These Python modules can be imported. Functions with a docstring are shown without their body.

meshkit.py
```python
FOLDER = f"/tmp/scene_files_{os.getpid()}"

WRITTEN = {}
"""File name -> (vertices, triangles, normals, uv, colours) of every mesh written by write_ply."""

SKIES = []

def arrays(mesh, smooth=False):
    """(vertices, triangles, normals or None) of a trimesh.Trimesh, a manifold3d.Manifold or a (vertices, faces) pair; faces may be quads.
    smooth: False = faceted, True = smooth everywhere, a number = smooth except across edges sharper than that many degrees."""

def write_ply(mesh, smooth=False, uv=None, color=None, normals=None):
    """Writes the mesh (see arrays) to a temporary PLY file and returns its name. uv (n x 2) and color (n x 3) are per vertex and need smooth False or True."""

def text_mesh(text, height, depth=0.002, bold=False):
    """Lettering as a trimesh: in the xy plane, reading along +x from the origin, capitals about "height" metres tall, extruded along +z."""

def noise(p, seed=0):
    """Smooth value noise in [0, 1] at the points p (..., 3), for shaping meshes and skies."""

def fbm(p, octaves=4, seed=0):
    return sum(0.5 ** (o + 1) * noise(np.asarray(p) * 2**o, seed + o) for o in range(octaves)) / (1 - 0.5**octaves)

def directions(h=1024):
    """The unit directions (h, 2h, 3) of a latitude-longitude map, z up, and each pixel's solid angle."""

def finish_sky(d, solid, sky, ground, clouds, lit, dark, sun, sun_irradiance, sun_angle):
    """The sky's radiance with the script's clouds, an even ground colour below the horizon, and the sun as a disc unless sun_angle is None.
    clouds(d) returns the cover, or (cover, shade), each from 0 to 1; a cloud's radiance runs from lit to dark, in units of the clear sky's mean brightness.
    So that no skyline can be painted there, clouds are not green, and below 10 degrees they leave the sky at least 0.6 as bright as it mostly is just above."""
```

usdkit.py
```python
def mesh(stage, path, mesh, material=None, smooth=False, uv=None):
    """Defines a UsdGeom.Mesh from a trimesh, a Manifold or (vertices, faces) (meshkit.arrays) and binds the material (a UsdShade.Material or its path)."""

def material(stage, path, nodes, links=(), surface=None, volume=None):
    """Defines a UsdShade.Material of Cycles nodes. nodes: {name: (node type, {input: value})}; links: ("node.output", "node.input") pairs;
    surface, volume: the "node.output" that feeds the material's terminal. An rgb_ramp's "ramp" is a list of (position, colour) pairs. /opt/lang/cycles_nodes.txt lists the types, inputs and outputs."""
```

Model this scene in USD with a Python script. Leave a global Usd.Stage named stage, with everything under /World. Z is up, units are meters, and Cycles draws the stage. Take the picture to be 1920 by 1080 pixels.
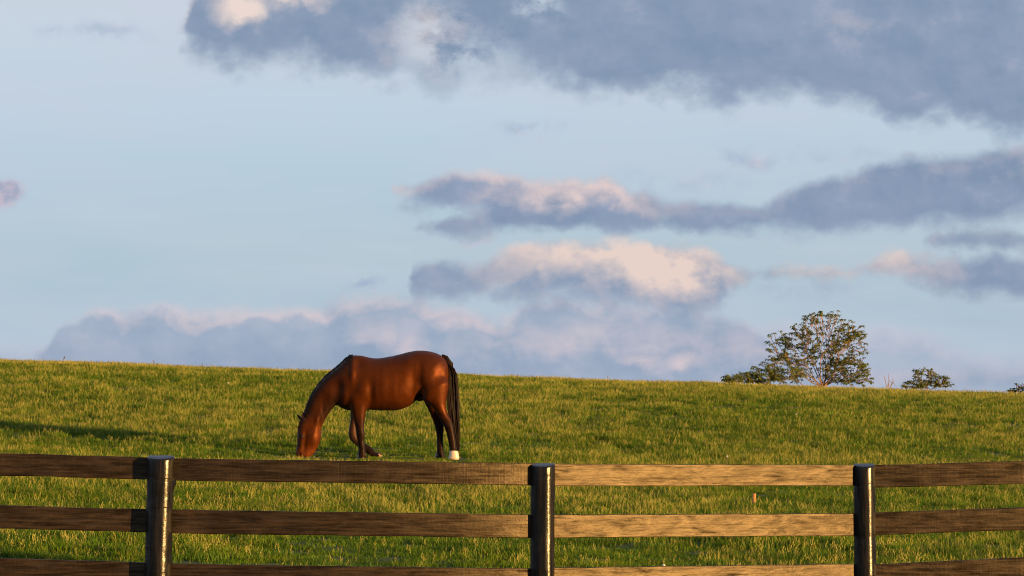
import math, random
import numpy as np, trimesh, usdkit, meshkit
from scipy import ndimage
from scipy.interpolate import PchipInterpolator, CubicSpline
from pxr import Usd, UsdGeom, UsdLux, UsdShade, Gf, Sdf, Vt

stage = Usd.Stage.CreateInMemory()
UsdGeom.SetStageUpAxis(stage, 'Z')
UsdGeom.Xform.Define(stage, '/World')
rng = np.random.default_rng(11)
LOOKS = '/World/Looks/'

# ---------------------------------------------------------------- camera, sky, sun, exposure
EYE = np.array([0.0, 0.0, 1.414])          # a person standing on the ground in front of the fence
FOCAL = 5862.0                             # focal length in pixels of the 1920 px wide photograph
PITCH = math.atan((855 - 540) / FOCAL)
cam = UsdGeom.Camera.Define(stage, '/World/camera')
cam.CreateHorizontalApertureAttr(36.0)
cam.CreateVerticalApertureAttr(20.25)
cam.CreateFocalLengthAttr(36.0 * FOCAL / 1920)
cam.CreateClippingRangeAttr(Gf.Vec2f(0.1, 20000))
cp, sp = math.cos(PITCH), math.sin(PITCH)
cam.AddTransformOp().Set(Gf.Matrix4d(1, 0, 0, 0, 0, -sp, cp, 0, 0, -cp, -sp, 0, *map(float, EYE), 1))
EXPOSURE = 2.2
cam.CreateExposureAttr(EXPOSURE)
SKY_STRENGTH = 0.05
SUN_EL, SUN_SIDE = math.radians(4.3), math.radians(57)      # low sun, behind the camera and to the right
SUN = np.array([math.sin(SUN_SIDE) * math.cos(SUN_EL), -math.cos(SUN_SIDE) * math.cos(SUN_EL), math.sin(SUN_EL)])
sun = UsdLux.DistantLight.Define(stage, '/World/sun')
sun.CreateIntensityAttr(0.86)
sun.CreateAngleAttr(0.5)
sun.CreateColorAttr(Gf.Vec3f(1.0, 0.58, 0.19))
sun.GetPrim().CreateAttribute('inputs:normalize', Sdf.ValueTypeNames.Bool).Set(True)
zx = SUN
xx = np.cross([0, 0, 1.0], zx); xx /= np.linalg.norm(xx)
yx = np.cross(zx, xx)
sun.AddTransformOp().Set(Gf.Matrix4d(*map(float, [*xx, 0, *yx, 0, *zx, 0, 0, 0, 30, 1])))


class Graph:
    """Writes down a node graph; values are numbers, colours or 'node.output' strings."""
    def __init__(s): s.nodes, s.links, s.n = {}, [], 0
    def add(s, kind, out, **inputs):
        s.n += 1
        name = 'n%d' % s.n
        plain = {}
        for k, v in inputs.items():
            if isinstance(v, str) and '.' in v and v.split('.')[0] in s.nodes: s.links.append((v, name + '.' + k))
            else: plain[k] = v
        s.nodes[name] = (kind, plain)
        return name + '.' + out
    def m(s, op, a, b=0.0, c=0.0, clamp=False): return s.add('math', 'value', math_type=op, value1=a, value2=b, value3=c, use_clamp=clamp)
    def sm(s, v, a, b, lo=0.0, hi=1.0): return s.add('map_range', 'result', range_type='smoothstep', value=v, from_min=a, from_max=b, to_min=lo, to_max=hi, clamp=True)
    def lin(s, v, a, b, lo=0.0, hi=1.0): return s.add('map_range', 'result', range_type='linear', value=v, from_min=a, from_max=b, to_min=lo, to_max=hi, clamp=True)
    def mix(s, f, a, b, how='mix'): return s.add('mix', 'color', mix_type=how, fac=f, color1=a, color2=b)
    def ramp(s, f, stops): return s.add('rgb_ramp', 'color', fac=f, ramp=stops)
    def noise(s, vec, scale, detail=3, rough=0.5, dist=0.0, out='fac'): return s.add('noise_texture', out, vector=vec, scale=scale, detail=detail, roughness=rough, distortion=dist, dimensions='3D')
    def map(s, vec, scale=(1, 1, 1), loc=(0, 0, 0)): return s.add('mapping', 'vector', vector=vec, scale=scale, location=loc)
    def xyz(s, vec):
        o = s.add('separate_xyz', 'x', vector=vec); b = o.split('.')[0]
        return b + '.x', b + '.y', b + '.z'
    def vec(s, x, y, z): return s.add('combine_xyz', 'vector', x=x, y=y, z=z)
    def make(s, name, surface): return usdkit.material(stage, LOOKS + name, s.nodes, s.links, surface=surface)


def srgb(r, g, b):
    c = np.array([r, g, b]) / 255.0
    return np.where(c < 0.04045, c / 12.92, ((c + 0.055) / 1.055) ** 2.4)


def sky_material():
    g = Graph()
    unit = 1.0 / (SKY_STRENGTH * 2 ** EXPOSURE)
    C = lambda r, gg, b: tuple(srgb(r, gg, b) * unit)
    d = g.add('texture_coordinate', 'generated')
    x, y, z = g.xyz(d)
    az = g.m('arctan2', x, y)
    el = g.m('arcsine', z)
    # angles in units of 1/5862 rad: X to the right of straight ahead, V upwards from the horizon
    X = g.m('multiply', az, FOCAL)
    V = g.m('multiply', el, FOCAL)
    clear = g.add('sky_texture', 'color', sky_type='single_scattering', sun_disc=False, sun_elevation=SUN_EL,
                  sun_rotation=math.atan2(SUN[0], SUN[1]), air_density=0.4, aerosol_density=0.0, ozone_density=1.6)
    # thin high veil over the whole sky
    veil_col = g.ramp(g.m('divide', el, math.pi / 2), [(0, C(171, 184, 205)), (0.02, C(173, 189, 205)), (0.0418, C(178, 197, 206)), (0.056, C(183, 204, 216)), (0.069, C(193, 211, 224)), (0.09, C(205, 214, 224)), (0.14, C(198, 211, 226)), (0.25, C(176, 198, 224)), (1, C(140, 172, 212))])
    streak = g.noise(g.map(d, (9, 9, 46)), 1.0, 4, 0.5)
    veil_col = g.mix(g.lin(streak, 0.36, 0.7, 0, 0.5), veil_col, C(203, 206, 217))
    below = g.lin(el, -0.02, 0.0)
    sky = g.mix(g.m('multiply', below, 0.93), clear, veil_col)

    # billows: noise that frays the clouds' edges (finer upwards than along)
    p = g.map(d, (1, 1, 1.25))
    big = g.noise(p, 24.0, 8, 0.6)
    fine = g.noise(p, 95.0, 6, 0.62)
    off = g.add('vector_math', 'vector', math_type='add', vector1=p, vector2=(0.0075, 0.0, 0.0085))
    big_sun = g.noise(off, 24.0, 8, 0.6)
    off2 = g.add('vector_math', 'vector', math_type='add', vector1=p, vector2=(0.0016, 0.0, 0.0022))
    fine_sun = g.noise(off2, 95.0, 6, 0.62)
    wob = g.add('vector_math', 'vector', math_type='scale', vector1=g.noise(p, 60.0, 3, .6, out='color'), scale=0.016)
    pw = g.add('vector_math', 'vector', math_type='add', vector1=p, vector2=wob)
    puff = lambda at_, sc: g.add('voronoi_texture', 'distance', vector=at_, scale=sc, feature='f1', dimensions='3D', detail=1.0, roughness=.5, lacunarity=2.3)
    pw2 = g.add('vector_math', 'vector', math_type='add', vector1=pw, vector2=(0.0045, 0.0, 0.0055))
    v0, v1 = puff(pw, 52.0), puff(pw2, 52.0)
    relief = g.m('add', g.m('add', g.m('multiply', g.m('subtract', big, big_sun), 1.8), g.m('multiply', g.m('subtract', fine, fine_sun), .9)), g.m('multiply', g.m('subtract', v1, v0), .5))
    fray = g.m('add', g.m('multiply', g.m('subtract', big, 0.5), 130.0), g.m('add', g.m('multiply', g.m('subtract', fine, 0.5), 100.0), g.m('multiply', g.m('subtract', .60, v0), 75.0)))
    warp = g.m('multiply', g.m('subtract', g.noise(g.map(d, (1, 1, 1), (3, 1, 5)), 40.0, 4, 0.6), 0.5), 120.0)
    Xw = g.m('add', X, warp)
    SPAN = 2400.0
    XF = g.m('add', g.m('divide', Xw, 2 * SPAN), 0.5)

    def band(tab, edge, fr):
        """A bank of cloud: (x, top, bottom, lit) of its outline in photograph pixels turned into angles."""
        tab = [(x, max(t, -400) + (50 if b - t < 5.5 else 0), b - (50 if b - t < 5.5 else 0), l) for x, t, b, l in tab]
        stops = [((x - 960 + SPAN) / (2 * SPAN), ((855 - t) / 2000.0, (855 - b) / 2000.0, l)) for x, t, b, l in tab]
        col = g.ramp(XF, stops)
        o = g.add('separate_color', 'r', color=col).split('.')[0]
        top, bot, lit = g.m('multiply', o + '.r', 2000.0), g.m('multiply', o + '.g', 2000.0), o + '.b'
        up = g.m('subtract', top, V)
        dn = g.m('subtract', V, bot)
        inside = g.m('smoothmin', g.m('multiply', up, 1.5), dn, 14.0)
        dens = g.m('add', g.m('add', inside, 9.0), g.m('multiply', fray, fr))
        cover = g.sm(dens, -edge * 0.35, edge)
        return cover, up, dn, lit, dens

    A = [(-1400, 0, 4, .3), (120, 40, 44, .2), (318, 48, 50, .3), (345, 25, 82, .3), (372, -40, 112, .4), (450, -90, 128, .45), (560, -90, 134, .4), (640, -110, 152, .3), (740, -120, 158, .2), (775, -120, 150, .3), (800, -120, 168, .3),
         (860, -120, 172, .3), (900, -120, 150, .2), (960, -120, 145, .15), (1050, -140, 165, .1), (1100, -150, 196, .1), (1180, -160, 206, .1), (1300, -160, 196, .1), (1450, -170, 190, .15), (1600, -180, 202, .15), (1660, -180, 238, .1),
         (1750, -170, 222, .1), (1830, -170, 262, .1), (1920, -170, 272, .1), (2150, -160, 250, .2), (2600, -60, 180, .3), (3000, 60, 70, .3)]
    B = [(-1400, 370, 372, .3), (640, 366, 366, .3), (690, 361, 364, .4), (740, 349, 369, .4), (800, 338, 380, .4), (870, 330, 388, .5), (905, 326, 392, .6), (935, 324, 434, .7), (985, 338, 436, .5), (1040, 326, 437, .8), (1085, 336, 437, .7), (1130, 318, 437, .9), (1170, 348, 437, .7), (1250, 368, 438, .3),
         (1330, 378, 438, .1), (1430, 386, 440, .1), (1475, 362, 440, .1), (1520, 346, 440, .1), (1590, 332, 440, .1), (1640, 306, 440, .15), (1740, 294, 432, .2), (1850, 284, 428, .25), (1950, 280, 425, .3), (2300, 300, 420, .3), (2700, 360, 365, .3)]
    B2 = [(-1400, 432, 434, .1), (720, 434, 435, .1), (820, 420, 436, .1), (900, 400, 438, .1), (1000, 395, 438, .1), (1300, 400, 438, .1), (1420, 436, 438, .1), (3000, 436, 438, .1)]
    Cc = [(-1400, 530, 530, .3), (745, 528, 532, .1), (775, 500, 556, .05), (830, 488, 568, .05), (880, 498, 568, .15), (925, 476, 566, .4), (960, 458, 572, .5), (1000, 447, 574, .7), (1080, 440, 572, .9), (1180, 442, 578, 1.), (1240, 444, 586, 1.), (1300, 452, 592, 1.), (1345, 460, 590, .9), (1390, 490, 566, .6), (1425, 506, 532, .5),
          (1480, 502, 530, .6), (1560, 498, 544, .6), (1600, 509, 530, .4), (1640, 496, 512, .3), (1690, 470, 536, .6), (1750, 484, 576, .2), (1800, 476, 582, .15), (1860, 466, 582, .1), (1930, 484, 580, .1), (2200, 480, 560, .3), (2500, 520, 525, .3)]
    C2 = [(-1400, 460, 462, .1), (1700, 462, 464, .1), (1750, 440, 468, .1), (1800, 430, 482, .1), (1900, 434, 482, .15), (2100, 440, 480, .2), (2500, 460, 464, .1)]
    D = [(-1400, 690, 740, .3), (70, 690, 740, .2), (118, 625, 740, .3), (150, 600, 740, .5), (205, 578, 740, .9), (260, 586, 740, .6), (350, 576, 740, .9), (450, 583, 740, .8), (560, 577, 740, .8), (620, 560, 740, .7), (720, 552, 740, .7), (800, 560, 740, .7), (880, 580, 740, .8), (945, 596, 740, .7), (985, 574, 740, .4), (1060, 562, 740, .5),
         (1150, 566, 740, .5), (1250, 572, 740, .4), (1340, 582, 740, .2), (1390, 600, 740, .3), (1430, 640, 740, .3), (1500, 690, 740, .3), (2200, 700, 740, .3), (2500, 600, 740, .5), (3000, 640, 740, .4)]
    E = [(-1400, 640, 760, .4), (-300, 655, 760, .4), (120, 648, 760, .4), (900, 640, 760, .4), (1400, 612, 760, .6), (1560, 606, 760, .7), (1660, 616, 760, .7), (1740, 622, 760, .6), (1810, 660, 760, .5), (1950, 668, 760, .4), (2400, 640, 760, .4), (3000, 650, 760, .4)]
    blue, mauve, pink, cream = C(128, 148, 176), C(158, 165, 187), C(212, 198, 202), C(238, 214, 200)
    out = sky

    def spot(cx, cy, rx, ry):
        a = g.m('divide', g.m('subtract', Xw, cx - 960.0), rx)
        b = g.m('divide', g.m('subtract', g.m('add', V, g.m('multiply', fray, 0.45)), 855.0 - cy), ry)
        return g.m('exponent', g.m('multiply', g.m('add', g.m('multiply', a, a), g.m('multiply', b, b)), -1.0))

    def layer(out, tab, edge, fr, dark, mid, light, reach, haze=1.0, spots=(), lift=0.0):
        cover, up, dn, lit, dens = band(tab, edge, fr)
        rim = g.sm(g.m('add', up, g.m('multiply', fray, 0.7)), reach, 0.0)
        L = g.m('multiply', rim, lit)
        for s in spots: L = g.m('maximum', L, s)
        L = g.m('add', g.m('multiply', L, g.m('add', 0.9, g.m('multiply', g.m('subtract', big, 0.5), 1.0))), g.m('multiply', relief, g.m('add', g.m('multiply', L, 0.8), 0.22)))
        body = g.m('add', g.m('add', 0.3 + lift, g.m('multiply', g.m('subtract', big, 0.5), 1.3)), g.m('multiply', relief, 0.8), clamp=True)
        col = g.mix(body, dark, mid)
        col = g.mix(g.lin(L, 0.05, 0.85), col, light)
        return g.mix(g.m('multiply', cover, haze), out, col)

    out = layer(out, E, 60, 0.34, C(157, 172, 196), C(176, 182, 203), C(206, 196, 208), 46, 0.6)
    out = layer(out, D, 44, 0.38, C(141, 160, 186), C(168, 178, 199), C(218, 200, 205), 34, 0.8,
                [g.m('multiply', spot(870, 598, 60, 26), 0.75), g.m('multiply', spot(700, 630, 60, 30), 0.6), g.m('multiply', spot(760, 650, 50, 40), 0.5), g.m('multiply', spot(1275, 684, 36, 22), 0.8), g.m('multiply', spot(1200, 682, 30, 18), 0.7), g.m('multiply', spot(1120, 640, 260, 34), 0.45), g.m('multiply', spot(1400, 660, 170, 40), 0.4)], 0.1)
    out = layer(out, Cc, 34, 0.5, C(130, 150, 178), C(164, 171, 192), C(235, 211, 200), 60, 0.92,
                [g.m('multiply', spot(1270, 494, 125, 52), 1.15), g.m('multiply', spot(1110, 490, 150, 46), 0.62), g.m('multiply', spot(1000, 500, 70, 30), 0.45)], 0.05)
    out = layer(out, C2, 30, 0.5, blue, mauve, pink, 24, 0.85)
    out = layer(out, B2, 26, 0.35, blue, mauve, pink, 10, 0.9)
    out = layer(out, B, 32, 0.42, C(126, 146, 174), C(150, 163, 190), C(230, 208, 204), 44, 0.95,
                [g.m('multiply', spot(1040, 372, 60, 30), 0.75), g.m('multiply', spot(1130, 345, 44, 34), 0.8), g.m('multiply', spot(940, 360, 70, 24), 0.3)], 0.1)
    hole = g.m('subtract', 1.0, g.m('multiply', g.m('add', g.sm(fine, .36, .6), g.sm(big, .4, .6), clamp=True), g.m('maximum', g.m('multiply', spot(795, 85, 50, 56), 0.9), g.m('maximum', g.m('multiply', spot(1000, 22, 46, 26), 0.8), g.m('multiply', spot(870, 120, 90, 46), 0.75)))))
    before = out
    out = layer(out, A, 52, 0.68, C(123, 145, 173), C(148, 162, 188), C(236, 217, 208), 40, 0.95,
                [g.m('multiply', spot(468, 12, 60, 34), 0.8), g.m('multiply', spot(545, 2, 70, 18), 0.6), g.m('multiply', spot(1610, 62, 110, 24), 0.12), g.m('multiply', spot(790, 75, 60, 50), 0.4)], 0.08)
    out = g.mix(hole, before, out)
    # little loose wisps, and the same kind of broken cloud over the rest of the sky
    wisps = None
    for cx, cy, rx, ry, k in [(205, 70, 70, 18, .5), (100, 75, 40, 12, .3), (990, 246, 50, 10, .55), (1410, 304, 60, 16, .5), (1500, 300, 40, 10, .35), (1590, 302, 60, 12, .3), (1280, 352, 110, 22, .3), (1475, 460, 40, 12, .35), (1570, 452, 40, 14, .3), (1480, 566, 50, 14, .35), (690, 540, 26, 9, .6), (1570, 556, 60, 18, .3), (880, 445, 80, 8, .3)]:
        s = g.m('multiply', spot(cx, cy, rx, ry), k)
        wisps = s if wisps is None else g.m('maximum', wisps, s)
    out = g.mix(g.m('multiply', wisps, g.sm(fine, 0.3, 0.62)), out, g.mix(g.sm(relief, -.1, .3), C(148, 164, 196), C(200, 190, 204)))
    out = g.mix(g.m('multiply', g.sm(spot(2, 376, 46, 30), .12, .7), .85), out, g.mix(g.sm(relief, -.12, .15), C(160, 165, 190), C(198, 182, 198)))
    away = g.m('maximum', g.sm(g.m('absolute', X), 2200.0, 3300.0), g.sm(V, 1050.0, 1700.0))
    far = g.noise(g.map(d, (1, 1, 2.4), (7, 2, 1)), 5.0, 7, 0.55)
    fcov = g.m('multiply', g.m('multiply', g.sm(far, 0.48, 0.62), away), g.sm(el, 0.0, 0.05))
    out = g.mix(g.m('multiply', fcov, 0.9), out, g.mix(g.sm(relief, -.2, .4), C(140, 158, 192), C(206, 198, 208)))
    bg = g.add('background_shader', 'background', color=out, strength=SKY_STRENGTH)
    return g.make('sky_and_clouds', bg)


dome = UsdLux.DomeLight.Define(stage, '/World/sky')
UsdShade.MaterialBindingAPI.Apply(dome.GetPrim()).Bind(sky_material())
dome.GetPrim().SetCustomDataByKey('kind', 'structure')


# ---------------------------------------------------------------- helpers
def ray(px, py):
    """Direction of a photograph pixel, scaled so that its y is 1."""
    a, b = (px - 960) / FOCAL, (540 - py) / FOCAL
    v = np.array([a, cp - b * sp, sp + b * cp])
    return v / v[1]
def at(px, py, d): return EYE + ray(px, py) * d
used = {}
def numbered(parent, name):
    k = (str(parent), name); n = used.get(k, 0); used[k] = n + 1
    return '%s/%s' % (parent, name if n == 0 else '%s_%03d' % (name, n))
def tag(prim, label=None, category=None, group=None, kind=None):
    p = prim.GetPrim() if hasattr(prim, 'GetPrim') else prim
    for k, v in (('label', label), ('category', category), ('group', group), ('kind', kind)):
        if v: p.SetCustomDataByKey(k, v)
    return prim
def thing(name, label, category, loc=(0, 0, 0), group=None, rotz=0.0, scale=None):
    x = UsdGeom.Xform.Define(stage, numbered('/World', name))
    x.AddTranslateOp().Set(Gf.Vec3d(*map(float, loc)))
    if rotz: x.AddRotateZOp().Set(math.degrees(rotz))
    if scale: x.AddScaleOp().Set(Gf.Vec3f(scale, scale, scale))
    return tag(x, label, category, group)
def part(parent, name, mesh, mat, smooth=False, uv=None, color=None, kind=None):
    path = numbered(parent.GetPath() if parent is not None else '/World', name)
    m = usdkit.mesh(stage, path, mesh, mat, smooth=smooth, uv=uv)
    if color is not None:
        UsdGeom.PrimvarsAPI(m).CreatePrimvar('coat', Sdf.ValueTypeNames.Color3fArray, 'vertex').Set(Vt.Vec3fArray.FromNumpy(np.asarray(color, np.float32)))
    return tag(m, kind=kind)
def copy_of(first, name, label, category, loc, group, rotz=0.0, scale=1.0):
    x = UsdGeom.Xform.Define(stage, numbered('/World', name))
    x.GetPrim().GetReferences().AddInternalReference(first.GetPath())
    x.GetPrim().SetInstanceable(True)
    x.ClearXformOpOrder()
    x.AddTranslateOp().Set(Gf.Vec3d(*map(float, loc)))
    x.AddRotateZOp().Set(math.degrees(rotz)); x.AddScaleOp().Set(Gf.Vec3f(scale, scale, scale))
    return tag(x, label, category, group)
def tube(pts, radii, n=6):
    """A tapered tube along points."""
    pts = np.asarray(pts, float); k = len(pts); radii = np.broadcast_to(radii, k)
    t = np.gradient(pts, axis=0); t /= np.linalg.norm(t, axis=1)[:, None] + 1e-12
    ref = np.array([0.31, 0.95, 0.1])
    a = np.cross(t, ref); a /= np.linalg.norm(a, axis=1)[:, None] + 1e-12
    b = np.cross(t, a)
    w = np.arange(n) * 2 * np.pi / n
    v = pts[:, None] + radii[:, None, None] * (a[:, None] * np.cos(w)[None, :, None] + b[:, None] * np.sin(w)[None, :, None])
    i = np.arange(k - 1)[:, None] * n; j = np.arange(n)[None]; j2 = (j + 1) % n
    f = np.stack([i + j, i + j2, i + n + j2, i + n + j], -1).reshape(-1, 4)
    return v.reshape(-1, 3), np.vstack([f[:, [0, 1, 2]], f[:, [0, 2, 3]]])
def join(list_of):
    vs, fs, n = [], [], 0
    for v, f in list_of: vs.append(v); fs.append(f + n); n += len(v)
    return np.vstack(vs), np.vstack(fs)


# ---------------------------------------------------------------- the pasture
_d = [-400, -40, 0, 16, 20, 24, 28, 35, 42, 49, 56, 64, 72, 80, 95, 140, 200, 400, 900, 3000]
_z = [-6, -0.5, 0, -0.02, 0.0, 0.23, 0.45, 0.75, 1.04, 1.34, 1.86, 2.49, 3.02, 3.35, 3.66, 4.60, 5.86, 8.8, 9.5, -40]
HEIGHT = PchipInterpolator(_d, _z)
TILT = PchipInterpolator([0, 18, 25, 45, 52, 80, 120, 200, 400], [-.012, -.012, -.016, -.022, -.027, -.0335, -.0335, -.0335, -.0335])
def ground(x, y):
    x, y = np.asarray(x, float), np.asarray(y, float)
    yy = np.clip(y, 0, 400)
    lump = (meshkit.fbm(np.stack([x / 2.6, y / 2.6, 0 * x], -1), 3, 5) - 0.5) * 0.10 * np.clip((y - 18) / 8, 0, 1)
    lump = lump - .055 * np.exp(-((x + 3.2) / .9) ** 2 - ((y - 48.6) / 1.5) ** 2)
    return HEIGHT(np.clip(y, -400, 3000)) + TILT(yy) * 60 * np.tanh(x / 60) + lump

g = Graph()
pos = g.add('geometry', 'position')
n1 = g.noise(pos, 0.35, 4, 0.6); n2 = g.noise(pos, 9.0, 4, 0.65)
col = g.mix(g.sm(n1, .35, .65), (.035, .055, .012), (.06, .075, .02))
col = g.mix(g.sm(n2, .45, .7, 0, .6), col, (.085, .07, .03))
bp = g.add('bump', 'normal', height=n2, strength=0.6, distance=0.05)
bs = g.add('principled_bsdf', 'BSDF', base_color=col, roughness=0.9, specular_ior_level=0.1, normal=bp)
M_ground = g.make('turf_soil', bs)

xs = np.unique(np.concatenate([-np.geomspace(14, 3000, 40), np.arange(-14, 14.01, 0.35), np.geomspace(14, 3000, 40)]))
ys = np.unique(np.concatenate([-np.geomspace(12, 3000, 30)[::-1], np.arange(-12, 14, 2.0), np.arange(14, 100, 0.4), np.geomspace(100, 3000, 60)]))
gx, gy = np.meshgrid(xs, ys)
gv = np.stack([gx, gy, ground(gx, gy)], -1).reshape(-1, 3)
nx, ny = len(xs), len(ys)
ii = (np.arange(ny - 1)[:, None] * nx + np.arange(nx - 1)[None]).ravel()
tag(part(None, 'ground', (gv, np.stack([ii, ii + 1, ii + nx + 1, ii + nx], 1)), M_ground, smooth=True), 'grassy pasture rising to a gentle crest', kind='structure')


# ---------------------------------------------------------------- grass
def grass_material():
    g = Graph()
    uv = g.add('uvmap', 'UV', attribute='st')
    u, v, _ = g.xyz(uv)
    pos = g.add('geometry', 'position')
    rnd = g.add('object_info', 'random')
    patch = g.noise(g.map(pos, (.5, .28, .0)), 1.0, 4, 0.6)
    patch2 = g.noise(g.map(pos, (2.2, 1.3, .0), (5, 3, 0)), 1.0, 3, 0.6)
    k = g.m('add', g.m('multiply', patch, 0.9), g.m('add', g.m('multiply', patch2, 0.7), g.m('multiply', rnd, 0.35)))
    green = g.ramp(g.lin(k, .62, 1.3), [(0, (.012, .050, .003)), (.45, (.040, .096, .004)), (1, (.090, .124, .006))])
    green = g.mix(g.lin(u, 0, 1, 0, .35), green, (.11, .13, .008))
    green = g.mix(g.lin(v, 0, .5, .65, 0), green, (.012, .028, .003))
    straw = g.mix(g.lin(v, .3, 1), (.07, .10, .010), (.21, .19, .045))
    dry = g.m('greater_than', u, 0.86)
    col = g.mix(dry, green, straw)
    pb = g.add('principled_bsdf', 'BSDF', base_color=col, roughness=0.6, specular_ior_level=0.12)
    tl = g.add('translucent_bsdf', 'BSDF', color=g.mix(0.35, col, (.15, .2, .005)))
    return g.make('grass_blades', g.add('mix_closure', 'closure', fac=0.3, closure1=pb, closure2=tl))
M_grass = grass_material()

def tuft(n, spread, h0, h1, width, lean, dry, seed):
    r = np.random.default_rng(seed)
    V, F, U = [], [], []
    for i in range(n):
        a, rad = r.uniform(0, 2 * np.pi), spread * math.sqrt(r.uniform())
        b = np.array([rad * math.cos(a), rad * math.sin(a), -0.015])
        isdry = r.uniform() < dry
        h = r.uniform(h0, h1) * (1.35 if isdry else 1.0)
        dirn = r.uniform(0, 2 * np.pi); L = np.array([math.cos(dirn), math.sin(dirn), 0])
        s = np.array([-L[1], L[0], 0]) if r.uniform() < .5 else np.array([1.0, 0, 0])
        le = lean * r.uniform(.2, 1.2) * h * (.4 if isdry else 1)
        w = width * r.uniform(.7, 1.3) * (.55 if isdry else 1)
        p0, p1, p2 = b, b + L * le * .3 + [0, 0, h * .6], b + L * le + [0, 0, h * (1 - .25 * le / h)]
        k = len(V)
        V += [p0 - s * w / 2, p0 + s * w / 2, p1 - s * w * .42, p1 + s * w * .42, p2]
        F += [[k, k + 1, k + 3], [k, k + 3, k + 2], [k + 2, k + 3, k + 4]]
        c = r.uniform(.9, 1) if isdry else r.uniform(0, .8)
        U += [[c, 0], [c, 0], [c, .6], [c, .6], [c, 1]]
        if isdry:      # a loose seed head
            for q in range(3):
                k = len(V); t = p2 + [r.normal(0, .008), r.normal(0, .008), -q * .016]
                V += [t + [-.003, 0, -.009], t + [.0035, 0, -.006], t + [r.normal(0, .003), 0, .012]]; F += [[k, k + 1, k + 2]]; U += [[.98, 1]] * 3
    return np.array(V), np.array(F), np.array(U)

grass = UsdGeom.PointInstancer.Define(stage, '/World/grass')
tag(grass, 'thick pasture grass with pale seed stems covering the slope', 'grass', kind='stuff')
protos = []
for i in range(10):
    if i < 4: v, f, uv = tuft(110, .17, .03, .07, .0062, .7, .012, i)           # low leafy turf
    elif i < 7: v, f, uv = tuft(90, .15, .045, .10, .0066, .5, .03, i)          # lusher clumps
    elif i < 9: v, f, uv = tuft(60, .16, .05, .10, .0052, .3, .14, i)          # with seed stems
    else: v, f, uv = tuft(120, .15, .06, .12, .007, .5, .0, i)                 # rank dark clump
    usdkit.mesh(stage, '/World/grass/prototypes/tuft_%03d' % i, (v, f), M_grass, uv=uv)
    protos.append('/World/grass/prototypes/tuft_%03d' % i)
P, K, S, R = [], [], [], []
for d0, d1, dens in [(15, 27, 14), (27, 60, 36), (60, 92, 30), (92, 125, 6)]:
    half = math.tan(math.radians(12.5))
    n = int(dens * half * (d1 * d1 - d0 * d0))
    d = np.sqrt(rng.uniform(d0 * d0, d1 * d1, n)); x = rng.uniform(-half, half, n) * d
    f1 = meshkit.fbm(np.stack([x / 1.5, d / 2.6, 0 * x], -1), 4, 2)
    f2 = meshkit.fbm(np.stack([x / 5.0, d / 7.0, 0 * x], -1), 3, 8)
    pick = rng.uniform(size=n)
    k = rng.integers(0, 4, n)
    k = np.where(f1 + .35 * pick > .68, rng.integers(4, 7, n), k)
    k = np.where((f2 + .30 * rng.uniform(size=n) > np.interp(d, [30, 45], [.78, .66])), rng.integers(7, 9, n), k)
    k = np.where((f1 > .66) & (pick < .25), 9, k)
    graze = 1 - .36 * np.exp(-((x + 2.3) / 2.0) ** 4 - ((d - 48.3) / 1.7) ** 4)      # cropped short where the horse has been
    P.append(np.stack([x, d, ground(x, d)], -1)); K.append(k); S.append(rng.uniform(.7, 1.25, n) * (.75 + .5 * f1) * graze); R.append(rng.uniform(-.6, .6, n))
P, K, S, R = np.vstack(P), np.concatenate(K), np.concatenate(S), np.concatenate(R)
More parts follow.
